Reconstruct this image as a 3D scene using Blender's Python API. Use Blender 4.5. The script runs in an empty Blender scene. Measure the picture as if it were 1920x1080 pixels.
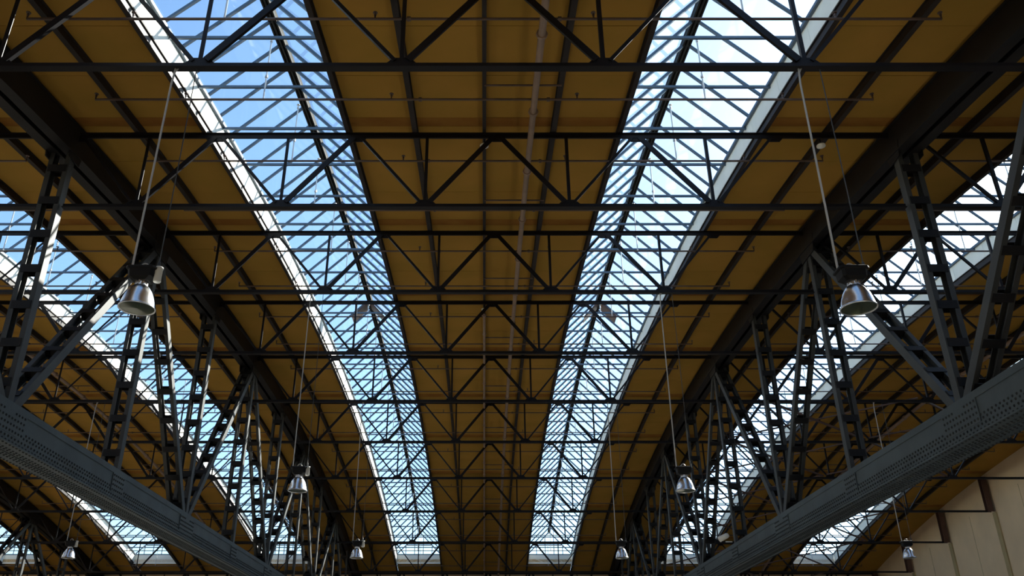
import bpy, math, random
from mathutils import Matrix, Vector

random.seed(7)
sc = bpy.context.scene
COL = sc.collection
S = 3.0                    # truss node spacing in metres
EYE = 1.6                  # camera height above the floor

# ------------------------------------------------------------------ camera
FPX, PITCH = 1585.0, math.radians(26.145)
cam = bpy.data.cameras.new('camera')
cam.sensor_fit = 'HORIZONTAL'
cam.sensor_width = 36.0
cam.lens = FPX * 36.0 / 1920.0
cam.shift_x = (960 - 908) / 1920.0
cam.clip_end = 500
camo = bpy.data.objects.new('camera', cam)
COL.objects.link(camo)
camo.location = (0, 0, EYE)
camo.rotation_euler = (math.pi / 2 + PITCH, 0, 0)
sc.camera = camo

# ------------------------------------------------------------------ sky, sun, exposure
SUN = Vector((0.75, 0.70, 0.64)).normalized()      # towards the sun
SUN_EL = math.asin(SUN.z)
SUN_AZ = math.atan2(SUN.x, SUN.y)
world = bpy.data.worlds.new('sky')
sc.world = world
world.use_nodes = True
wn = world.node_tree
wn.nodes.clear()
sky = wn.nodes.new('ShaderNodeTexSky')
sky.sky_type = 'NISHITA'
sky.sun_disc = False
sky.sun_elevation = SUN_EL
sky.sun_rotation = SUN_AZ
sky.air_density = 1.0
sky.dust_density = 0.8
sky.ozone_density = 1.3
bg = wn.nodes.new('ShaderNodeBackground')
bg.inputs['Strength'].default_value = 0.34
wo = wn.nodes.new('ShaderNodeOutputWorld')
tint = wn.nodes.new('ShaderNodeMix')                 # the camera's cool daylight balance
tint.data_type = 'RGBA'
tint.blend_type = 'MULTIPLY'
tint.inputs[0].default_value = 1.0
tint.inputs[7].default_value = (0.85, 0.975, 1.03, 1)
wn.links.new(sky.outputs[0], tint.inputs[6])
wn.links.new(tint.outputs[2], bg.inputs[0])
wn.links.new(bg.outputs[0], wo.inputs[0])
sl = bpy.data.lights.new('sun', 'SUN')
sl.energy = 20.0
sl.angle = math.radians(0.53)
sl.color = (1.0, 0.94, 0.84)
so = bpy.data.objects.new('sun', sl)
COL.objects.link(so)
so.rotation_euler = SUN.to_track_quat('Z', 'Y').to_euler()
so.location = SUN * 120
sc.view_settings.view_transform = 'Standard'
sc.view_settings.look = 'None'
sc.view_settings.gamma = 1.0
sc.view_settings.exposure = 0.0
sc.view_settings.use_curve_mapping = False
sc.cycles.max_bounces = 8
sc.cycles.diffuse_bounces = 4
sc.cycles.transparent_max_bounces = 24


# ------------------------------------------------------------------ materials
def mat(name, col, rough=0.6, metal=0.0, var=0.0, scale=4.0, bump=0.0, col2=None, spec=0.5, stretch=None):
    m = bpy.data.materials.new(name)
    m.use_nodes = True
    nt = m.node_tree
    b = nt.nodes['Principled BSDF']
    b.inputs['Roughness'].default_value = rough
    b.inputs['Metallic'].default_value = metal
    b.inputs['Specular IOR Level'].default_value = spec
    c = (*col, 1)
    b.inputs['Base Color'].default_value = c
    if var > 0 or bump > 0:
        tc = nt.nodes.new('ShaderNodeTexCoord')
        mp = nt.nodes.new('ShaderNodeMapping')
        if stretch:
            mp.inputs['Scale'].default_value = stretch
        g = nt.nodes.new('ShaderNodeNewGeometry')
        nz = nt.nodes.new('ShaderNodeTexNoise')
        nz.inputs['Scale'].default_value = scale
        nz.inputs['Detail'].default_value = 6
        nt.links.new(g.outputs['Position'], mp.inputs['Vector'])
        nt.links.new(mp.outputs[0], nz.inputs['Vector'])
        rp = nt.nodes.new('ShaderNodeValToRGB')
        c2 = col2 or tuple(x * (1 - var) for x in col)
        rp.color_ramp.elements[0].color = (*c2, 1)
        rp.color_ramp.elements[1].color = c
        rp.color_ramp.elements[0].position = 0.35
        rp.color_ramp.elements[1].position = 0.65
        nt.links.new(nz.outputs['Fac'], rp.inputs[0])
        nt.links.new(rp.outputs[0], b.inputs['Base Color'])
        if bump > 0:
            bm = nt.nodes.new('ShaderNodeBump')
            bm.inputs['Strength'].default_value = bump
            bm.inputs['Distance'].default_value = 0.02
            n2 = nt.nodes.new('ShaderNodeTexNoise')
            n2.inputs['Scale'].default_value = scale * 8
            nt.links.new(mp.outputs[0], n2.inputs['Vector'])
            nt.links.new(n2.outputs['Fac'], bm.inputs['Height'])
            nt.links.new(bm.outputs[0], b.inputs['Normal'])
    return m


M = {}
M['steel'] = mat('dark_steel_paint', (0.013, 0.011, 0.013), 0.5, 0, 0.35, 1.5, 0, spec=0.22)
M['girder'] = mat('grey_girder_paint', (0.068, 0.086, 0.092), 0.5, 0, 0.3, 1.2, 0.1, spec=0.35)
M['post'] = mat('grey_post_paint', (0.052, 0.054, 0.052), 0.5, 0, 0.3, 1.2, 0, spec=0.35)
M['chord'] = mat('black_chord_paint', (0.013, 0.012, 0.013), 0.55, 0, 0.4, 1.5, 0, spec=0.25)
M['rivet'] = mat('rivet_shadow_paint', (0.022, 0.026, 0.028), 0.5, spec=0.3)  # rivets' shadows put into the colour, darker than the girder around them
M['deck'] = mat('fibreboard', (0.46, 0.245, 0.048), 0.9, 0, 0.16, 0.8, 0.25, col2=(0.40, 0.225, 0.040), spec=0.1)
M['deck2'] = mat('redder_board', (0.38, 0.175, 0.036), 0.9, 0, 0.2, 1.5, 0.25, col2=(0.31, 0.13, 0.026), spec=0.1)  # narrow board at the far end of each bay, redder and darker
M['roof'] = mat('roofing_felt', (0.12, 0.11, 0.10), 0.9)
M['purlin'] = mat('purlin_paint', (0.035, 0.026, 0.023), 0.6, 0, 0.4, 1.5, spec=0.3)
M['curb'] = mat('cream_paint', (0.88, 0.85, 0.75), 0.6, 0, 0.10, 1.2, 0)
M['bar'] = mat('blue_grey_bar_paint', (0.085, 0.125, 0.18), 0.45, 0, 0.2, 3)
M['ridge'] = mat('ridge_paint', (0.030, 0.028, 0.024), 0.8, 0, 0.3, 3, spec=0.12)
M['pipe'] = mat('pipe_paint', (0.13, 0.085, 0.07), 0.45, 0, 0.3, 3)
M['mainpipe'] = mat('main_pipe_paint', (0.34, 0.23, 0.17), 0.45, 0, 0.2, 3)
M['galv'] = mat('galvanised_pipe', (0.55, 0.55, 0.54), 0.4, 0.3)
M['alu'] = mat('spun_aluminium', (0.86, 0.86, 0.87), 0.27, 1.0)
M['housing'] = mat('black_housing', (0.008, 0.008, 0.009), 0.5, spec=0.2)
M['grey'] = mat('grey_plastic', (0.62, 0.62, 0.58), 0.5)
M['wire'] = mat('steel_wire', (0.50, 0.48, 0.44), 0.5, 0.2)
M['cord'] = mat('black_cord', (0.05, 0.05, 0.05), 0.5)
M['white'] = mat('white_plastic', (0.80, 0.78, 0.72), 0.5)
M['wall'] = mat('tan_plaster', (0.86, 0.67, 0.44), 0.85, 0, 0.10, 0.7, 0.1)
M['pil'] = mat('olive_plaster', (0.48, 0.38, 0.20), 0.85, 0, 0.12, 0.8)
M['brown'] = mat('brown_post_paint', (0.11, 0.055, 0.04), 0.6, 0, 0.3, 1.5)
M['floor'] = mat('concrete', (0.42, 0.39, 0.34), 0.8, 0, 0.2, 0.5)
M['bulb'] = mat('bulb_glass', (0.7, 0.7, 0.66), 0.2)


def glass(name, tint, gl):
    m = bpy.data.materials.new(name)
    m.use_nodes = True
    nt = m.node_tree
    nt.nodes.clear()
    o = nt.nodes.new('ShaderNodeOutputMaterial')
    mx = nt.nodes.new('ShaderNodeMixShader')
    t = nt.nodes.new('ShaderNodeBsdfTransparent')
    t.inputs[0].default_value = (*tint, 1)
    g = nt.nodes.new('ShaderNodeBsdfGlossy')
    g.inputs['Roughness'].default_value = 0.05
    lw = nt.nodes.new('ShaderNodeLayerWeight')         # Schlick's reflectance, alike on both faces
    lw.inputs['Blend'].default_value = 0.5
    pw = nt.nodes.new('ShaderNodeMath')
    pw.operation = 'POWER'
    pw.inputs[1].default_value = 5.0
    ml = nt.nodes.new('ShaderNodeMath')
    ml.operation = 'MULTIPLY_ADD'
    ml.inputs[1].default_value = 0.6
    ml.inputs[2].default_value = gl
    nt.links.new(lw.outputs['Facing'], pw.inputs[0])
    nt.links.new(pw.outputs[0], ml.inputs[0])
    nt.links.new(ml.outputs[0], mx.inputs[0])
    nt.links.new(t.outputs[0], mx.inputs[1])
    nt.links.new(g.outputs[0], mx.inputs[2])
    nt.links.new(mx.outputs[0], o.inputs[0])
    return m


M['glass'] = glass('roof_glass', (0.95, 0.98, 0.99), 0.02)
M['lens'] = glass('lamp_lens', (0.5, 0.53, 0.42), 0.05)


# ------------------------------------------------------------------ mesh helpers
def mesh(name, v, f, m, smooth=False):
    me = bpy.data.meshes.new(name)
    me.from_pydata([tuple(p) for p in v], [], f)
    me.materials.append(m)
    if smooth:
        me.polygons.foreach_set('use_smooth', [True] * len(me.polygons))
    me.update()
    return me


class MB:
    """collects shapes for one mesh"""
    def __init__(s):
        s.v, s.f = [], []

    def add(s, v, f):
        n = len(s.v)
        s.v += [tuple(p) for p in v]
        s.f += [tuple(i + n for i in q) for q in f]
        return s

    def box(s, x0, x1, y0, y1, z0, z1):
        v = [(x, y, z) for z in (z0, z1) for y in (y0, y1) for x in (x0, x1)]
        return s.add(v, [(0, 2, 3, 1), (4, 5, 7, 6), (0, 1, 5, 4), (2, 6, 7, 3), (0, 4, 6, 2), (1, 3, 7, 5)])

    def prism(s, poly, z0=0.0, z1=1.0):
        n = len(poly)
        v = [(x, y, z0) for x, y in poly] + [(x, y, z1) for x, y in poly]
        f = [tuple(range(n - 1, -1, -1)), tuple(range(n, 2 * n))]
        f += [(i, (i + 1) % n, n + (i + 1) % n, n + i) for i in range(n)]
        return s.add(v, f)

    def sweep(s, rings):
        """rings: list of closed point rings joined one after the other, capped"""
        n = len(rings[0])
        v = [p for r in rings for p in r]
        f = [tuple(range(n - 1, -1, -1)), tuple(range(n * (len(rings) - 1), n * len(rings)))]
        for k in range(len(rings) - 1):
            a, b = k * n, (k + 1) * n
            f += [(a + i, a + (i + 1) % n, b + (i + 1) % n, b + i) for i in range(n)]
        return s.add(v, f)

    def lathe(s, prof, n=24, cx=0, cy=0):
        """prof: (r, z) pairs about the z axis"""
        base = len(s.v)
        for r, z in prof:
            for i in range(n):
                a = 2 * math.pi * i / n
                s.v.append((cx + r * math.cos(a), cy + r * math.sin(a), z))
        for k in range(len(prof) - 1):
            for i in range(n):
                a, b = base + k * n, base + (k + 1) * n
                s.f.append((a + i, a + (i + 1) % n, b + (i + 1) % n, b + i))
        return s

    def tube(s, pts, r, n=8):
        rings = []
        for i, p in enumerate(pts):
            p = Vector(p)
            d = (Vector(pts[min(i + 1, len(pts) - 1)]) - Vector(pts[max(i - 1, 0)])).normalized()
            u = d.orthogonal().normalized() if i == 0 else (u0 - d * u0.dot(d)).normalized()
            u0 = u
            w = d.cross(u)
            rings.append([p + u * (r * math.cos(2 * math.pi * k / n)) + w * (r * math.sin(2 * math.pi * k / n)) for k in range(n)])
        return s.sweep(rings)

    def build(s, name, m, smooth=False):
        return mesh(name, s.v, s.f, m, smooth)


def link(name, me, parent=None, mtx=None):
    o = bpy.data.objects.new(name, me)
    COL.objects.link(o)
    if parent is not None:
        o.parent = parent
    if mtx is not None:
        o.matrix_basis = mtx
    return o


def tag(o, label, cat=None, group=None, kind=None):
    o['label'] = label
    if cat:
        o['category'] = cat
    if group:
        o['group'] = group
    if kind:
        o['kind'] = kind
    return o


def empty(name, loc):
    o = link(name, None)
    o.empty_display_size = 0.3
    o.location = loc
    return o


def along(a, b, normal):
    """matrix with z from a to b scaled to the length; y close to normal"""
    a, b = Vector(a), Vector(b)
    d = b - a
    L = d.length
    z = d / L
    y = Vector(normal)
    y = (y - z * y.dot(z)).normalized()
    x = y.cross(z)
    m = Matrix(((x.x, y.x, z.x * L, a.x), (x.y, y.y, z.y * L, a.y), (x.z, y.z, z.z * L, a.z), (0, 0, 0, 1)))
    return m


ORD = ['first', 'second', 'third', 'fourth', 'fifth', 'sixth', 'seventh', 'eighth', 'ninth', 'tenth', 'eleventh',
       'twelfth', 'thirteenth', 'fourteenth', 'fifteenth', 'sixteenth', 'seventeenth', 'eighteenth', 'nineteenth',
       'twentieth', 'twenty-first', 'twenty-second', 'twenty-third']

# ------------------------------------------------------------------ the roof's curve (units of S, heights above the eye)
BAY, D1 = 1.7245, 3.269
DEPTH = 0.5915
CROWN = 3.407 + DEPTH


def top(d):                # centre of the trusses' top chord
    return CROWN - 0.0122 * (d - 10.165) ** 2


def T(k):                  # distance of the k-th truss
    return D1 + BAY * (k - 1)


def P(x, d, h):
    return Vector((x * S, d * S, EYE + h * S))


D_BACK, D_FRONT, SKY0, SKY1 = -1.904, 20.75, T(-1), 20.08
X_LEFT, X_RIGHT = -13.0, 9.14
SKYX = [-10.5, -7.5, -4.5, -1.5, 1.5, 4.5, 7.5]
DECKS = [(-13, -11), (-10, -8), (-7, -5), (-4, -2), (-1, 1), (2, 4), (5, 7), (8, 9.14)]
DECKN = ['fourth roof deck left of the middle', 'third roof deck left of the middle', 'second roof deck left of the middle',
         'first roof deck left of the middle', 'middle roof deck', 'first roof deck right of the middle',
         'second roof deck right of the middle', 'roof deck along the right wall']


def ds(a, b, step=BAY / 2):
    n = max(1, round((b - a) / step))
    return [a + (b - a) * i / n for i in range(n + 1)]


def curved_box(mb, x0, x1, o0, o1, a, b, step=BAY / 2):
    """a box following the roof's curve: x0..x1, heights o0..o1 above the top chord"""
    return mb.sweep([[P(x0, d, top(d) + o0), P(x1, d, top(d) + o0), P(x1, d, top(d) + o1), P(x0, d, top(d) + o1)] for d in ds(a, b, step)])


# ------------------------------------------------------------------ room shell
HALL = 'setting'
fl = link('floor', MB().box(X_LEFT * S - 0.4, X_RIGHT * S + 0.4, D_BACK * S - 0.4, D_FRONT * S + 0.4, -0.2, 0).build('floor', M['floor']))
tag(fl, 'grey concrete floor of the hall', 'floor', kind='structure')


def side_wall(x0, x1):
    mb = MB()
    dd = ds(D_BACK, D_FRONT)
    mb.sweep([[(x0 * S, d * S, 0), (x1 * S, d * S, 0), P(x1, d, top(d) + 0.16), P(x0, d, top(d) + 0.16)] for d in dd])
    return mb


wr = link('wall_right', side_wall(X_RIGHT, X_RIGHT + 0.1).build('wall', M['wall']))
tag(wr, 'tan plastered wall on the right with darker pilaster strips', 'wall', kind='structure')
for k in range(-1, 12):
    mb = MB()
    d = T(k)
    hb = top(d) - DEPTH - 0.02
    mb.box((X_RIGHT - 0.025) * S, X_RIGHT * S, (d - 0.055) * S, (d + 0.055) * S, 0.0, EYE + hb * S)
    link('pilaster', mb.build('pilaster', M['pil']), wr)
    mb = MB()
    dm = d + BAY / 2
    mb.box((X_RIGHT - 0.003) * S, X_RIGHT * S, (dm - 0.004) * S, (dm + 0.004) * S, 0.0, EYE + (top(dm) - 0.4) * S)
    link('wall_joint', mb.build('wall_joint', M['pil']), wr)
wl = link('wall_left', side_wall(X_LEFT - 0.1, X_LEFT).build('wall', M['wall']))
tag(wl, 'tan plastered wall beyond the far left aisle', 'wall', kind='structure')
for nm, d0, d1, lab in (('wall_back', D_FRONT, D_FRONT + 0.1, 'tan end wall at the far end of the hall'),
                        ('wall_front', D_BACK - 0.1, D_BACK, 'tan end wall behind the viewer')):
    dd = D_FRONT if nm == 'wall_back' else D_BACK
    w = link(nm, MB().box(X_LEFT * S, X_RIGHT * S, d0 * S, d1 * S, 0, EYE + (top(dd) + 0.16) * S).build('wall', M['wall']))
    tag(w, lab, 'wall', kind='structure')

# ------------------------------------------------------------------ roof decks: slab with panels below it
bays = [T(k) for k in range(-2, 12)]
bays[0] = D_BACK
bays[-1] = D_FRONT
for (x0, x1), nm in zip(DECKS, DECKN):
    sx0, sx1 = (x0 if x0 < -12 else x0 + 0.031), (x1 if x1 > 9 else x1 - 0.031)
    c = link('ceiling', curved_box(MB(), sx0, sx1, 0.112, 0.15, D_BACK, D_FRONT).build('roof_slab', M['roof']))
    tag(c, 'brown board ceiling of the ' + nm, 'ceiling', kind='structure')
    n = round((x1 - x0) / 0.5)
    for i in range(n):
        xa, xb = max(sx0, x0 + (x1 - x0) * i / n), min(sx1, x0 + (x1 - x0) * (i + 1) / n)
        for j in range(len(bays) - 1):
            e = 0.0018
            a_, b_ = bays[j], bays[j + 1]
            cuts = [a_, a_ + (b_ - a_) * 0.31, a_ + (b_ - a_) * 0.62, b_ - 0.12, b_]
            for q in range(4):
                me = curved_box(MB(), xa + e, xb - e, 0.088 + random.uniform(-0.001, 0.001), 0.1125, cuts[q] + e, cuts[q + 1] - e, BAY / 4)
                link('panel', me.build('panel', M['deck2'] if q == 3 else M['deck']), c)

# ------------------------------------------------------------------ purlins along the roof
PW = {'left edge': (0, 0.034), 'left quarter': (0.5, 0.018), 'centre': (1.0, 0.013), 'right quarter': (1.5, 0.018), 'right edge': (2.0, 0.034)}
for (x0, x1), nm in zip(DECKS, DECKN):
    for pos, (dx, hw) in PW.items():
        x = x0 + dx
        if abs(x) in (3, 9) or x >= 9 or x <= -13:
            continue
        if pos.endswith('edge'):
            hw_ = 0.016
            xx = x + (0.018 if dx == 0 else -0.018)
        else:
            hw_, xx = hw, x
        mb = MB()
        o0, o1, t = 0.022, 0.088, 0.005
        # an I-section
        prof = [(-hw_, o0), (hw_, o0), (hw_, o0 + t), (t, o0 + t), (t, o1 - t), (hw_, o1 - t), (hw_, o1), (-hw_, o1), (-hw_, o1 - t), (-t, o1 - t), (-t, o0 + t), (-hw_, o0 + t)]
        mb.sweep([[P(xx + px, d, top(d) + po) for px, po in prof] for d in ds(D_BACK, D_FRONT)])
        p = link('purlin', mb.build('purlin', M['purlin']))
        tag(p, 'dark steel purlin under the %s of the %s' % (pos, nm), 'purlin', 'roof purlins')

# ------------------------------------------------------------------ roof trusses
def tee(w, h, t, flip):
    """double angle: flange w wide, web h deep; drawn in x (normal to truss: y) ..."""
    g = 0.006
    if flip:
        poly = [(-w / 2, -h), (w / 2, -h), (w / 2, -h + t), (t + g, -h + t), (t + g, 0), (-t - g, 0), (-t - g, -h + t), (-w / 2, -h + t)]
    else:
        poly = [(-w / 2, -t), (-t - g, -t), (-t - g, -h), (t + g, -h), (t + g, -t), (w / 2, -t), (w / 2, 0), (-w / 2, 0)]
    return poly


def angle(a, t):
    return [(-a / 2, -a / 2), (a / 2, -a / 2), (a / 2, -a / 2 + t), (-a / 2 + t, -a / 2 + t), (-a / 2 + t, a / 2), (-a / 2, a / 2)]


ME = {}
ME['vert'] = MB().prism(angle(0.065, 0.012)).build('vertical', M['steel'])
ME['thin'] = MB().prism(angle(0.06, 0.012)).build('thin_diagonal', M['steel'])
ME['thick'] = MB().prism([(-0.055, -0.05), (0.055, -0.05), (0.055, -0.036), (0.014, -0.036), (0.014, 0.05), (-0.014, 0.05), (-0.014, -0.036), (-0.055, -0.036)]).build('thick_diagonal', M['steel'])
gp = [(-0.24, 0.0), (-0.24, 0.035), (-0.12, 0.15), (0.12, 0.15), (0.24, 0.035), (0.24, 0.0)]


def plate(poly, t, m, nm):
    """a plate in the x-z plane"""
    n = len(poly)
    v = [(x, -t, z) for x, z in poly] + [(x, t, z) for x, z in poly]
    f = [tuple(range(n)), tuple(range(2 * n - 1, n - 1, -1))] + [(i, n + i, n + (i + 1) % n, (i + 1) % n) for i in range(n)]
    return mesh(nm, v, f, m)


ME['gus_b'] = plate(gp, 0.012, M['steel'], 'bottom_gusset')
ME['gus_t'] = plate([(x * 0.85, -z) for x, z in reversed(gp)], 0.012, M['steel'], 'top_gusset')
ring = MB()
pts = [(0.21 * math.cos(a), 0, -0.2 + 0.21 * math.sin(a)) for a in [math.pi * 2 * i / 20 for i in range(21)]]
ring.tube(pts, 0.028, 6)
ME['ring'] = ring.build('ring_bracket', M['steel'])
chord_cache = {}


def truss(k, xa, xb, label):
    d = T(k)
    xc = (xa + xb) / 2
    base = P(xc, d, top(d) - DEPTH)
    t = empty('roof_truss', base)
    tag(t, label, 'roof truss', 'steel roof trusses across the hall')
    Y = (0, 1, 0)
    Dz = DEPTH * S
    L = (xb - xa) * S / 2
    key = round(L, 3)
    if key not in chord_cache:
        b = MB()
        b.add([(-L if e == 0 else L, y, z) for e in (0, 1) for y, z in tee(0.13, 0.10, 0.014, True)],
              [tuple(range(7, -1, -1)), tuple(range(8, 16))] + [(i, (i + 1) % 8, 8 + (i + 1) % 8, 8 + i) for i in range(8)])
        a = MB()
        a.add([(-L if e == 0 else L, y, z) for e in (0, 1) for y, z in tee(0.13, 0.11, 0.014, False)],
              [tuple(range(7, -1, -1)), tuple(range(8, 16))] + [(i, (i + 1) % 8, 8 + (i + 1) % 8, 8 + i) for i in range(8)])
        chord_cache[key] = (a.build('top_chord', M['steel']), b.build('bottom_chord', M['steel']))
    ta, tb = chord_cache[key]
    link('top_chord', ta, t, Matrix.Translation((0, 0, Dz + 0.05)))
    link('bottom_chord', tb, t, Matrix.Translation((0, 0, 0.05)))
    n = int(math.floor(xb - xa + 1e-6))
    x = xa if xb > 0 or xa > -10 else xb - n
    for i in range(n):
        xb_ = x + i + 0.5
        lx = (xb_ - xc) * S
        link('gusset', ME['gus_b'], t, Matrix.Translation((lx, 0, 0.0)))
        link('vertical', ME['vert'], t, along((lx, 0.02, 0.06), (lx, 0.02, Dz), Y))
        for sgn in (-1, 1):
            q = lx + sgn * S / 2
            centre = (xb_ - (round(xc / 6) * 6))
            inward = (sgn > 0) == (centre < 0)
            me = ME['thick'] if inward else ME['thin']
            a = (lx + sgn * 0.10, -0.0, 0.09)
            b = (q - sgn * 0.08, -0.0, Dz - 0.06)
            link('diagonal', me, t, along(a, b, Y))
    for i in range(n + 1):
        lx = (x + i - xc) * S
        if abs(lx) > L + 0.01:
            continue
        if k == 11:
            link('ring_bracket', ME['ring'], t, Matrix.Translation((lx, 0, Dz)))
        else:
            link('gusset', ME['gus_t'], t, Matrix.Translation((lx, 0, Dz)))
    return t


for k in range(1, 12):
    truss(k, -2.91, 2.91, '%s dark steel truss from the camera, spanning the middle aisle' % ORD[k - 1])
for k in range(2, 12):
    truss(k, -8.91, -3.09, '%s dark steel truss in view from the camera, spanning the left aisle' % ORD[k - 2])
    t = truss(k, 3.09, 9.0, '%s dark steel truss in view from the camera, ending at the right wall' % ORD[k - 2])
    # the post that carries it at the wall
    mb = MB()
    w = 0.15
    lx = 9.05 * S - t.location.x
    Dz = DEPTH * S
    mb.box(lx - w, lx + w, -0.15, -0.13, -0.03, Dz + 0.05)
    mb.box(lx - w, lx + w, 0.13, 0.15, -0.03, Dz + 0.05)
    mb.box(lx - 0.01, lx + 0.01, -0.13, 0.13, -0.03, Dz + 0.05)
    link('end_post', mb.build('end_post', M['brown']), t)
for k in range(8, 12):
    truss(k, -13.0, -9.09, '%s dark steel truss in view from the camera, in the far left aisle' % ORD[k - 8])


# ------------------------------------------------------------------ main girders along the hall
BC0, BC1 = 1.415, 1.67      # bottom chord: bottom and top height
hw = 0.085


def rivets(mb, pts, n, r=0.027):
    """small domes: pts on a face with normal n"""
    n = Vector(n)
    u = n.orthogonal().normalized()
    w = n.cross(u)
    for p in pts:
        p = Vector(p)
        v = [p + u * (r * math.cos(a)) + w * (r * math.sin(a)) for a in [math.pi / 3 * i for i in range(6)]]
        v += [p + n * (r * 0.75) + (u * math.cos(a) + w * math.sin(a)) * (r * 0.45) for a in [math.pi / 3 * i for i in range(6)]]
        mb.add(v, [tuple(range(6, 12))] + [(i, (i + 1) % 6, 6 + (i + 1) % 6, 6 + i) for i in range(6)])


def ladder(g, xg, da, ha, db, hb, nm):
    """two channels side by side joined by batten plates"""
    sep = 0.068 * S
    A, B = Vector((0, da * S, EYE + ha * S)), Vector((0, db * S, EYE + hb * S))
    off = Vector((xg * S, 0, 0)) - g.location
    z = (B - A).normalized()
    X = Vector((1, 0, 0))
    y = z.cross(X)
    L = (B - A).length
    mb = MB()
    hd, fl_, t = 0.10, 0.10, 0.014
    for s in (-1, 1):
        poly = [(s * (sep + 0.02), -hd), (s * (sep + 0.02), hd), (s * (sep + 0.02 - fl_), hd), (s * (sep + 0.02 - fl_), hd - t),
                (s * (sep + 0.02 - t), hd - t), (s * (sep + 0.02 - t), -hd + t), (s * (sep + 0.02 - fl_), -hd + t), (s * (sep + 0.02 - fl_), -hd)]
        if s < 0:
            poly = poly[::-1]
        mb = MB()
        mb.sweep([[A + off + X * px + y * py + z * zz for px, py in poly] for zz in (0, L)])
        if s < 0:
            o = link(nm, mb.build(nm, M['post']), g)
        else:
            link('channel', mb.build('channel', M['post']), o)
    n = max(2, int(L / 0.84))
    bm = batten_mesh()
    R = Matrix((X, y, z)).transposed().to_4x4()
    for i in range(n):
        p = A + off + z * (L * (i + 0.75) / (n + 0.5))
        link('batten', bm, o, Matrix.Translation(p) @ R)


_bm = []


def batten_mesh():
    if not _bm:
        mb = MB()
        w = 0.068 * S - 0.06
        e, hh, t = 0.113, 0.085, 0.012
        prof = [(-e, -hh), (-e + t, -hh), (-e + t, -0.006), (e - t, -0.006), (e - t, -hh), (e, -hh), (e, hh), (e - t, hh), (e - t, 0.006), (-e + t, 0.006), (-e + t, hh), (-e, hh)]
        mb.sweep([[(x, y, z) for y, z in prof] for x in (-w - 0.05, w + 0.05)])
        _bm.append(mb.build('batten', M['chord']))
    return _bm[0]


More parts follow.
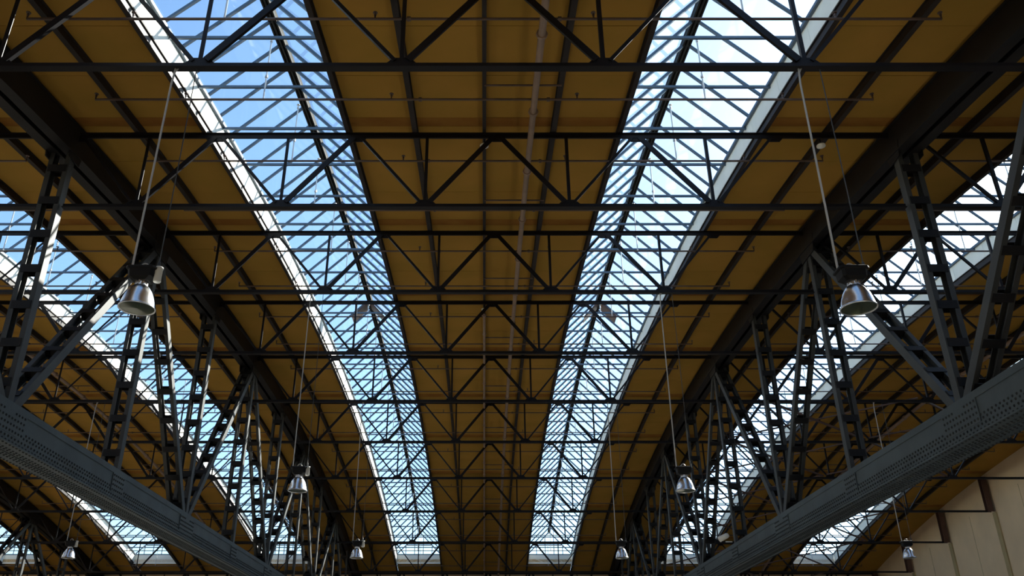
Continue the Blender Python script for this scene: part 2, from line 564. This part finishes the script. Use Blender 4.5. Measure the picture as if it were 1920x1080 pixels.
GIRD = [(-9, 'far left'), (-3, 'left'), (3, 'right')]
for xg, nm in GIRD:
    g = empty('main_girder', P(xg, T(5), BC0))
    tag(g, 'heavy riveted lattice girder running along the %s side of the middle aisle' % nm if abs(xg) == 3 else
        'heavy lattice girder beyond the left aisle, running along the hall at the far left', 'girder', 'main girders along the hall')
    inv = Matrix.Translation(-g.location)

    def gl(name, mb, m, parent=g):
        me = mb.build(name, m)
        o = link(name, me, parent, inv if parent is g else None)
        return o
    # arched top chord: box of two webs with cover plates
    prof = [(-.018, -.165), (-.095, -.165), (-.095, -.155), (-.083, -.155), (-.083, .05), (-.095, .05), (-.095, .062), (.095, .062), (.095, .05), (.083, .05),
            (.083, -.155), (.095, -.155), (.095, -.165), (.018, -.165), (.018, -.155), (.07, -.155), (.07, .04), (-.07, .04), (-.07, -.155), (-.018, -.155)][::-1]
    mb = MB()
    mb.sweep([[P(xg + px, d, top(d) + po) for px, po in prof] for d in ds(D_BACK, D_FRONT)])
    gl('top_chord', mb, M['chord'])
    # bottom chord: plated box with flange plates
    mb = MB()
    y0, y1 = D_BACK * S, D_FRONT * S
    z0, z1 = EYE + BC0 * S, EYE + BC1 * S
    X = xg * S
    W = hw * S
    H = z1 - z0
    half = [(0.035, 0.015), (0.035, 0), (W + 0.10, 0), (W + 0.10, 0.03), (W + 0.016, 0.03), (W + 0.016, 0.2), (W, 0.2), (W, H - 0.13), (W + 0.014, H - 0.13), (W + 0.014, H), (W - 0.02, H), (W - 0.02, 0.03)]
    prof = [(x, z) for x, z in half] + [(-x, z) for x, z in reversed(half)]
    mb.sweep([[(X + px, y, z0 + pz) for px, pz in prof] for y in (y0, y1)])
    bc = gl('bottom_chord', mb, M['girder'])
    # splice plates at the joints of the chord
    for k in range(0, 12):
        d = T(k)
        mb = MB()
        hl = 0.62 if k % 2 == 0 else 0.36
        for s in ((1,) if xg < 0 else (-1,)):
            a, b = sorted((X + s * W, X + s * (W + 0.022)))
            mb.box(a, b, d * S - hl, d * S + hl, z0 + 0.2, z1 - 0.13)
        link('splice_plate', mb.build('splice_plate', M['girder']), bc)
    # rivet rows
    mb = MB()
    loc = Vector((0, 0, 0))
    st = 0.125
    ny = int((y1 - y0) / st)
    s_in = [1] if xg < 0 else [-1]
    for s in s_in:
        for row, (zz, ph, xo) in enumerate(((0.07, 0, 0.016), (0.15, 0.5, 0.016), (0.25, 0, 0.0), (0.32, 0.5, 0.0))):
            pts = [(X + s * (W + xo) - loc.x, y0 + (i + ph) * st - loc.y, z0 + zz - loc.z) for i in range(ny)]
            rivets(mb, pts, (s, 0, 0))
    for s in (-1, 1):
        for xo, ph in ((0.075, 0), (0.15, 0.5), (W + 0.055, 0)):
            pts = [(X + s * xo - loc.x, y0 + (i + ph) * st - loc.y, z0 - loc.z) for i in range(ny)]
            rivets(mb, pts, (0, 0, -1))
    for k in range(1, 11):
        d = T(k)
        hl = 0.62 if k % 2 == 0 else 0.36
        s = s_in[0]
        for col in range(int(hl * 2 / 0.11)):
            for row in range(4):
                if abs(-hl + 0.06 + col * 0.11) < 0.18 and k % 2 == 0 and row > 2:
                    continue
                rivets(mb, [(X + s * (W + 0.022) - loc.x, d * S - hl + 0.06 + col * 0.11 - loc.y, z0 + 0.26 + row * 0.11 - loc.z)], (s, 0, 0))
    rv = link('rivets', mb.build('rivets', M['rivet']), bc)
    rv['kind'] = 'stuff'
    # posts and braces: top nodes at every truss, bottom nodes at every second one
    first = 1
    for k in range(first, 12):
        ladder(g, xg, T(k), BC1 - 0.08, T(k), top(T(k)) - 0.10, 'lattice_post')
        if k % 2:
            for kk in (k - 1, k + 1):
                if 2 <= kk <= 10:
                    ladder(g, xg, T(kk), BC1 - 0.10, T(k), top(T(k)) - 0.13, 'lattice_brace')
    # node plates on the top chord
    for k in range(1, 12):
        d = T(k)
        for s in (-1, 1):
            poly = [(-0.55, -0.30), (-0.42, -0.75), (0.42, -0.75), (0.55, -0.30)] if k % 2 else [(-0.3, -0.30), (-0.22, -0.66), (0.22, -0.66), (0.3, -0.30)]
            mb = MB()
            n = len(poly)
            xx = s * 0.083 * S
            b = P(xg, d, top(d)) - g.location
            v = [(xx - 0.012 + b.x, y + b.y, z + b.z) for y, z in poly] + [(xx + 0.012 + b.x, y + b.y, z + b.z) for y, z in poly]
            mb.add(v, [tuple(range(n)), tuple(range(2 * n - 1, n - 1, -1))] + [(i, n + i, n + (i + 1) % n, (i + 1) % n) for i in range(n)])
            link('node_plate', mb.build('node_plate', M['chord']), g)

# ------------------------------------------------------------------ gabled skylights
CURB, RIDGE = 0.245, 0.75
NBAR = 6
pane_cache, bar_mesh = {}, None
bar_poly = [(-0.028, -0.035), (0.028, -0.035), (0.028, -0.02), (0.011, -0.02), (0.011, 0.035), (-0.011, 0.035), (-0.011, -0.02), (-0.028, -0.02)]
ME['glazing_bar'] = MB().prism(bar_poly).build('glazing_bar', M['bar'])
ME['tie'] = MB().prism([(-0.03, -0.022), (0.03, -0.022), (0.03, 0.022), (-0.03, 0.022)]).build('tie_bar', M['bar'])
step = BAY / NBAR
NST = int((SKY1 - SKY0) / step)
SD = [SKY1 - (NST - i) * step for i in range(NST + 1)]
curb_cache = {}
SKYN = ['fourth gabled skylight left of the middle deck', 'third gabled skylight left of the middle deck',
        'second gabled skylight left of the middle deck', 'first gabled skylight left of the middle deck',
        'first gabled skylight right of the middle deck', 'second gabled skylight right of the middle deck',
        'third gabled skylight right of the middle deck']


def local(x, d, h, o):
    return Vector((x * S - o[0], d * S - o[1], EYE + h * S - o[2]))


O0 = (0.0, 10.0 * S, EYE + 3.8 * S)
for wi, xc in enumerate(SKYX):
    w = empty('window_%d' % (wi + 1), (xc * S, O0[1], O0[2]))
    tag(w, SKYN[wi] + ', long glazed strip', 'skylight', kind='structure')
    key = 'shared'
    if not curb_cache:
        for s in (-1, 1):
            lst = []
            for i in range(0, NST, 2):
                a, b = SD[i], SD[min(i + 2, NST)]
                mb = MB()
                dd = ds(a + 0.0015, b - 0.0015, BAY / 6)
                x0, x1 = sorted((s * 0.5, s * 0.53))
                mb.sweep([[local(x0, d, top(d) + 0.0885, O0), local(x1, d, top(d) + 0.0885, O0), local(x1, d, top(d) + CURB, O0), local(x0, d, top(d) + CURB, O0)] for d in dd])
                lst.append(mb.build('curb_panel', M['curb']))
            curb_cache[s] = lst
            mb = MB()
            x0, x1 = sorted((s * 0.478, s * 0.54))
            mb.sweep([[local(x0, d, top(d) + CURB, O0), local(x1, d, top(d) + CURB, O0), local(x1, d, top(d) + CURB + 0.022, O0), local(x0, d, top(d) + CURB + 0.022, O0)] for d in ds(SD[0], SD[-1])])
            curb_cache[('rail', s)] = mb.build('curb_rail', M['bar'])
            for i in range(NST):
                a, b = SD[i] + 0.008, SD[i + 1] - 0.008
                mb = MB()
                lo, hi = 0.035, 0.955
                def q(t, d, up):
                    return local(s * (0.5 - 0.49 * t), d, top(d) + CURB + 0.03 + (RIDGE - CURB - 0.03) * t + up, O0)
                mb.sweep([[q(lo, a, 0), q(lo, b, 0), q(lo, b, 0.003), q(lo, a, 0.003)], [q(hi, a, 0), q(hi, b, 0), q(hi, b, 0.003), q(hi, a, 0.003)]])
                pane_cache[(s, i)] = mb.build('pane', M['glass'])
        mb = MB()
        for x0, x1, o0, o1 in ((-0.03, -0.018, -0.03, 0.03), (0.018, 0.03, -0.03, 0.03), (-0.018, 0.018, 0.0, 0.035), (-0.006, 0.006, -0.04, 0.0)):
            mb.sweep([[local(x0, d, top(d) + RIDGE + o0, O0), local(x1, d, top(d) + RIDGE + o0, O0), local(x1, d, top(d) + RIDGE + o1, O0), local(x0, d, top(d) + RIDGE + o1, O0)] for d in ds(SD[0], SD[-1])])
        curb_cache['ridge'] = mb.build('ridge_beam', M['ridge'])
        # end infill: piece of roof beyond the end and the cream end curb
        for nm, a, b in (('end', SKY1, D_FRONT), ('start', D_BACK, SD[0])):
            mb = MB()
            mb.sweep([[local(-0.5, d, top(d) + 0.088, O0), local(0.5, d, top(d) + 0.088, O0), local(0.5, d, top(d) + 0.15, O0), local(-0.5, d, top(d) + 0.15, O0)] for d in (a, b)])
            curb_cache[nm + '_panel'] = mb.build('end_panel', M['deck'])
            e = SKY1 if nm == 'end' else SD[0]
            ee = e + (0.03 if nm == 'end' else -0.03)
            mb = MB()
            mb.sweep([[local(-0.5, d, top(e) + 0.05, O0), local(0.5, d, top(e) + 0.05, O0), local(0.5, d, top(e) + CURB, O0), local(-0.5, d, top(e) + CURB, O0)] for d in sorted((e, ee))])
            curb_cache[nm + '_curb'] = mb.build('end_curb', M['curb'])
            hh = top(e)
            fr = MB()
            for xm in (-0.3, -0.1, 0.1, 0.3):
                zt = RIDGE - (RIDGE - CURB) * abs(xm) / 0.5
                fr.sweep([[local(xm - 0.008, d, hh + z, O0), local(xm + 0.008, d, hh + z, O0), local(xm + 0.008, d + 0.02, hh + z, O0), local(xm - 0.008, d + 0.02, hh + z, O0)] for d, z in ((e, CURB), (e, zt))])
            for z in (CURB + 0.01, CURB + 0.22):
                hx = 0.5 * (RIDGE - z) / (RIDGE - CURB)
                fr.sweep([[local(x, e, hh + z - 0.012, O0), local(x, e + 0.025, hh + z - 0.012, O0), local(x, e + 0.025, hh + z + 0.012, O0), local(x, e, hh + z + 0.012, O0)] for x in (-hx, hx)])
            curb_cache[nm + '_frame'] = fr.build('gable_frame', M['bar'])
            gm = MB()
            gm.sweep([[local(x, d, hh + z, O0) for x, z in ((-0.48, CURB + 0.01), (0.48, CURB + 0.01), (0, RIDGE - 0.01))] for d in (e + 0.010, e + 0.013)])
            curb_cache[nm + '_pane'] = gm.build('gable_pane', M['glass'])
    for s in (-1, 1):
        for me in curb_cache[s]:
            link('curb_panel', me, w)
        link('curb_rail', curb_cache[('rail', s)], w)
        for i in range(NST):
            link('pane', pane_cache[(s, i)], w)
        for i in range(NST + 1):
            d = SD[i]
            a = local(s * 0.495, d, top(d) + CURB + 0.02, O0)
            b = local(s * 0.012, d, top(d) + RIDGE - 0.005, O0)
            link('glazing_bar', ME['glazing_bar'], w, along(a, b, Vector((s * 0.72, 0, 0.69))))
    link('ridge_beam', curb_cache['ridge'], w)
    d = T(-1) + 0.27
    while d < SKY1 - 0.05:
        link('tie_bar', ME['tie'], w, along(local(-0.5, d, top(d) + CURB - 0.01, O0), local(0.5, d, top(d) + CURB - 0.01, O0), (0, 1, 0)))
        d += BAY / 3
    for nm in ('end', 'start'):
        for pt in ('panel', 'curb', 'frame', 'pane'):
            link({'panel': 'end_panel', 'curb': 'end_curb', 'frame': 'gable_frame', 'pane': 'gable_pane'}[pt], curb_cache[nm + '_' + pt], w)

# ------------------------------------------------------------------ sprinkler pipes
AISLE = {-12: 'far left aisle', -6: 'left aisle', 0: 'middle aisle', 6: 'right aisle'}
HALF = 2.55
OFFP = -0.045


def head_mesh():
    mb = MB()
    mb.lathe([(0.0, 0.0), (0.014, 0.0), (0.014, 0.07), (0.022, 0.075), (0.022, 0.10), (0.008, 0.105), (0.008, 0.13), (0.042, 0.132), (0.042, 0.14), (0.0, 0.142)], 8)
    return mb.build('sprinkler_head', M['pipe'])


ME['head'] = head_mesh()
ME['coup'] = MB().lathe([(0.0, -0.03), (0.042, -0.03), (0.042, 0.03), (0.0, 0.03)], 10).build('coupling', M['pipe'])
ME['branch'] = MB().tube([(-HALF * S, 0, 0), (HALF * S, 0, 0)], 0.024, 8).build('branch_pipe', M['pipe'])
rz = MB()
rz.tube([(0, 0, 0), (0, 0, 0.50 * S)], 0.017, 6)
ME['riser'] = rz.build('riser', M['galv'])
ME['riser_head'] = MB().lathe([(0.0, 0.0), (0.028, 0.0), (0.028, 0.05), (0.01, 0.06), (0.01, 0.10), (0.04, 0.102), (0.04, 0.112), (0, 0.114)], 8).build('sprinkler_head', M['galv'])
ME['clip'] = MB().lathe([(0.0, -0.025), (0.032, -0.025), (0.032, 0.025), (0.0, 0.025)], 8).build('pipe_clip', M['galv'])
branch_d = []
d = T(1) + 0.30
while d < 20.2:
    branch_d.append(d)
    d += BAY / 2
RX = Matrix.Rotation(math.pi / 2, 4, 'Y')
for xa, an in AISLE.items():
    lo = {0: 0, -6: 2, 6: 2, -12: 13}[xa]
    for bi, d in enumerate(branch_d):
        if bi < lo:
            continue
        h = top(d) + OFFP
        t = empty('sprinkler_pipe', P(xa, d, h))
        tag(t, '%s thin sprinkler pipe in view from the camera, crossing the %s' % (ORD[bi - lo], an), 'sprinkler pipe', 'sprinkler pipes across the aisles')
        link('branch_pipe', ME['branch'], t)
        for x in (-HALF, -1.96, -0.61, 0.61, 1.96, HALF):
            link('sprinkler_head', ME['head'], t, Matrix.Translation((x * S, 0, 0.0)))
        for x in (-0.42, 0.42):
            link('coupling', ME['coup'], t, Matrix.Translation((x * S, 0, 0)) @ RX)
        for x in (-1.45, 1.45):
            r = link('riser', ME['riser'], t, Matrix.Translation((x * S, 0, 0)))
            link('sprinkler_head', ME['riser_head'], r, Matrix.Translation((0, 0, 0.49 * S)))
            link('pipe_clip', ME['clip'], r, Matrix.Translation((0, 0, 0.19 * S)))
for xa in (-6, 0, 6):
    xm = xa + 0.325
    d0 = T(1) - 0.8 if xa == 0 else T(2)
    org = P(xm, d0, top(d0) - 0.09)
    t = empty('sprinkler_main', org)
    tag(t, 'thick reddish sprinkler supply pipe running along the %s' % AISLE[xa], 'pipe', 'sprinkler supply pipes along the aisles')
    mb = MB()
    mb.tube([P(xm, d, top(d) - 0.092) - org for d in ds(d0, 20.6)], 0.066, 10)
    link('pipe', mb.build('supply_pipe', M['mainpipe'], True), t)
    for d in branch_d:
        if d < d0:
            continue
        mb = MB()
        mb.tube([P(xm, d + q_, top(d + q_) - 0.092) - org for q_ in (0.075, 0.095)], 0.10, 8)
        link('pipe_coupling', mb.build('pipe_coupling', M['mainpipe']), t)
    for k in range(1, 11):
        d = T(k) + 1.05
        if d < d0 or d > 20.4:
            continue
        mb = MB()
        a, b = P(xa, d, top(d) - 0.005) - org, P(xa + 0.5, d, top(d) - 0.005) - org
        mb.tube([a, b], 0.022, 6)
        mb.tube([P(xm, d, top(d) - 0.005) - org, P(xm, d, top(d) - 0.05) - org], 0.012, 6)
        link('pipe_hanger', mb.build('pipe_hanger', M['pipe']), t)
    if xa == 0:
        a0 = T(4) + 0.12
        org2 = P(0, a0, top(a0) - 0.09)
        t2 = empty('sprinkler_main', org2)
        tag(t2, 'pale pipe in short lengths hung under the centre line of the middle deck', 'pipe', 'sprinkler supply pipes along the aisles')
        mb = MB()
        mb.tube([P(0, d, top(d) - 0.085) - org2 for d in ds(a0, 20.6)], 0.045, 8)
        link('pipe', mb.build('centre_pipe', M['mainpipe'], True), t2)
        d = a0 + 0.02
        while d < 20.4:
            mb = MB()
            mb.tube([P(0, d + q_, top(d + q_) - 0.085) - org2 for q_ in (0, 0.03)], 0.068, 8)
            link('pipe_coupling', mb.build('pipe_coupling', M['mainpipe']), t2)
            d += BAY / 3


# ------------------------------------------------------------------ hanging lamps
def lamp_meshes():
    r = {}
    pr = [(0.085, 0.33), (0.095, 0.325), (0.135, 0.29), (0.175, 0.235), (0.208, 0.165), (0.232, 0.09), (0.248, 0.02), (0.258, 0.0), (0.265, 0.0), (0.265, -0.012), (0.252, -0.012),
          (0.243, 0.0), (0.225, 0.09), (0.20, 0.163), (0.167, 0.23), (0.128, 0.283), (0.0, 0.30)]
    r['reflector'] = MB().lathe(pr, 40).build('reflector', M['alu'], True)
    r['lens'] = MB().lathe([(0.0, -0.004), (0.248, -0.002), (0.248, 0.004), (0.0, 0.004)], 32).build('lens', M['lens'])
    r['bulb'] = MB().lathe([(0.0, 0.05), (0.03, 0.06), (0.05, 0.11), (0.045, 0.17), (0.025, 0.22), (0.022, 0.30), (0, 0.30)], 14).build('bulb', M['bulb'], True)
    mb = MB()
    mb.lathe([(0.0, 0.31), (0.095, 0.31), (0.095, 0.335), (0.075, 0.335), (0.075, 0.40), (0.0, 0.40)], 20)
    for i in range(8):
        a = math.pi / 4 * i
        mb.box(0.083 * math.cos(a) - 0.012, 0.083 * math.cos(a) + 0.012, 0.083 * math.sin(a) - 0.012, 0.083 * math.sin(a) + 0.012, 0.335, 0.385)
    r['neck'] = mb.build('neck', M['alu'])
    mb = MB()
    # ballast box: chamfered body on a wider top plate
    def rr(hx, hy, c, z):
        return [(-hx + c, -hy, z), (hx - c, -hy, z), (hx, -hy + c, z), (hx, hy - c, z), (hx - c, hy, z), (-hx + c, hy, z), (-hx, hy - c, z), (-hx, -hy + c, z)]
    mb.sweep([rr(0.12, 0.10, 0.04, 0.385), rr(0.185, 0.14, 0.04, 0.43), rr(0.195, 0.15, 0.04, 0.53), rr(0.225, 0.165, 0.04, 0.545), rr(0.225, 0.165, 0.04, 0.57), rr(0.19, 0.14, 0.04, 0.585)])
    r['housing'] = mb.build('ballast_housing', M['housing'])
    mb = MB()
    v0 = MB().lathe([(0.0, -0.045), (0.05, -0.045), (0.055, -0.035), (0.055, 0.15), (0.062, 0.152), (0.062, 0.175), (0.0, 0.18)], 16)
    mb.add([(x + 0.235, y - 0.03, z + 0.415) for x, y, z in v0.v], v0.f)
    r['box'] = mb.build('igniter', M['grey'], True)
    pts = [(0.065 * math.cos(a), 0, 0.58 + 0.085 * math.sin(a)) for a in [math.pi * i / 12 for i in range(13)]]
    r['hook'] = MB().tube(pts, 0.011, 8).build('hook', M['wire'])
    return r


LM = lamp_meshes()
for me in LM.values():
    for vv in me.vertices:
        vv.co.x *= 0.87
        vv.co.y *= 0.87
        vv.co.z *= 0.96


def lamp(x, k, label, cord_x=0.17, side=1):
    d = T(k)
    hb = top(d) - DEPTH
    hl = 1.51
    t = empty('high_bay_lamp', P(x, d, hl))
    tag(t, label, 'lamp', 'hanging high bay lamps')
    FL = Matrix.Scale(1, 4) if side == 1 else Matrix.Rotation(math.pi, 4, 'Z')
    link('reflector', LM['reflector'], t)
    link('lens', LM['lens'], t)
    link('bulb', LM['bulb'], t)
    link('neck', LM['neck'], t)
    hs = link('ballast_housing', LM['housing'], t, FL)
    link('hook', LM['hook'], hs)
    if side == 1:
        link('igniter', LM['box'], t)
    L = (hb - hl) * S
    mb = MB()
    mb.tube([(-0.165, 0, 0.555), (-0.165, 0, 0.72), (-0.155, 0, L * 0.55), (-0.15, 0, L - 0.35), (-0.13, 0, L - 0.05)], 0.015, 6)
    mb.tube([(-0.13, 0, L - 0.12), (-0.08, 0, L - 0.02), (0.0, 0, L + 0.02)], 0.012, 6)
    link('suspension_cable', mb.build('suspension_cable', M['wire']), t)
    mb = MB()
    mb.tube([(0.175, 0, 0.54), (0.18, 0.0, 0.72), (0.185, 0, L * 0.6), (0.18, 0, L + 0.02)], 0.008, 6)
    cp = MB().lathe([(0.0, 0.60), (0.02, 0.60), (0.02, 0.68), (0.008, 0.70), (0.008, 0.80), (0, 0.8)], 8)
    mb.add([(a + 0.18, b, c - 0.03) for a, b, c in cp.v], cp.f)
    link('power_cord', mb.build('power_cord', M['cord']), t)


lamp(-1.48, 1, 'largest hanging lamp on the left, bell reflector in front of the black girder')
lamp(1.595, 1, 'largest hanging lamp on the right, bell reflector beside the sunlit girder braces', side=-1)
lamp(-1.48, 3, 'mid-sized bell lamp left of the middle aisle, second in its row')
lamp(1.595, 3, 'mid-sized bell lamp right of the middle aisle, second in its row', side=-1)
lamp(-1.48, 5, 'small bell lamp left of centre at the bottom of the view, third in its row')
lamp(1.595, 5, 'small bell lamp right of centre at the bottom of the view, third in its row', side=-1)
lamp(-4.82, 5, 'small bell lamp in the left aisle below the riveted girder')
lamp(4.93, 5, 'small bell lamp in the right aisle in front of the tan wall', side=-1)

# ------------------------------------------------------------------ small fixtures
dm = MB().lathe([(0.0, 0.0), (0.03, 0.004), (0.058, 0.02), (0.07, 0.04), (0.095, 0.042), (0.095, 0.07), (0.0, 0.07)], 18).build('detector_dome', M['white'], True)
for x, k, lab in ((0.0, 2, 'small white round detector under the second truss of the middle aisle'),
                  (0.0, 4, 'small white round detector under the fourth truss of the middle aisle'),
                  (2.43, 2, 'small white round detector right of the right skylight, by the second truss')):
    d = T(k) + 0.03
    p = P(x, d, top(d)) + Vector((0, 0, -0.26))
    t = empty('smoke_detector', p)
    tag(t, lab, 'detector', 'smoke detectors')
    link('detector_dome', dm, t)
    link('bracket', MB().tube([(0, 0, 0.06), (0, 0, 0.3)], 0.014, 6).build('bracket', M['steel']), t)

p = P(2.93, T(5) + 0.05, BC1) + Vector((-0.34, 0, 0.24))
t = empty('cylindrical_fixture', p)
tag(t, 'pale cylindrical fixture mounted on the right riveted girder', 'fixture')
cy = MB().lathe([(0.0, -0.19), (0.085, -0.19), (0.10, -0.17), (0.09, 0.12), (0.06, 0.19), (0.0, 0.2)], 18)
Rm = Matrix.Rotation(math.radians(66), 4, 'Y') @ Matrix.Rotation(0.5, 4, 'X')
link('casing', cy.build('casing', M['white'], True), t, Rm)
link('bracket', MB().box(0.05, 0.28, -0.02, 0.02, -0.17, -0.14).build('bracket', M['white']), t)

# smoke vents hung at the ridge of the two inner skylights
for xc, lab in ((-1.5, 'dark vent flaps hanging at the ridge of the skylight left of centre'),
                (1.5, 'dark vent flaps hanging at the ridge of the skylight right of centre')):
    d = T(5) - 0.12
    o = P(xc, d, top(d) + RIDGE)
    t = empty('ridge_vent', o)
    tag(t, lab, 'vent', 'ridge vents')
    for s in (-1, 1):
        mb = MB()
        mb.sweep([[(s * a, y, -0.16 - b) for a, b in ((0.12, 0.06), (0.62, 0.62), (0.62, 0.70), (0.05, 0.10))] if s > 0 else
                  [(s * a, y, -0.16 - b) for a, b in ((0.05, 0.10), (0.62, 0.70), (0.62, 0.62), (0.12, 0.06))] for y in (-0.28, 0.28)])
        link('flap', mb.build('flap', M['brown']), t)
    link('motor', MB().box(-0.06, 0.06, -0.3, 0.3, -0.24, -0.12).build('motor', M['housing']), t)

# ------------------------------------------------------------------ crossed wind braces in the right aisle
bp = MB().prism(angle(0.07, 0.012)).build('brace_rod', M['brown'])
for k in range(5, 11):
    for x0, x1, wh in ((3.5, 5.5, 'nearer the girder'), (5.5, 7.5, 'nearer the wall')):
        da, db = T(k), T(k + 1)
        ha, hb = top(da) - DEPTH, top(db) - DEPTH
        o = P((x0 + x1) / 2, (da + db) / 2, (ha + hb) / 2)
        t = empty('wind_brace', o)
        tag(t, 'crossed steel braces between the %s and %s trusses of the right aisle, %s' % (ORD[k - 2], ORD[k - 1], wh), 'brace', 'wind braces of the right aisle')
        dz = Vector((0, 0, 0.08))
        link('brace_rod', bp, t, along((P(x0, da, ha) - o) * 0.97 + dz, (P(x1, db, hb) - o) * 0.97 + dz, (0, 0, 1)))
        link('brace_rod', bp, t, along((P(x1, da, ha) - o) * 0.97 + dz * 2, (P(x0, db, hb) - o) * 0.97 + dz * 2, (0, 0, 1)))
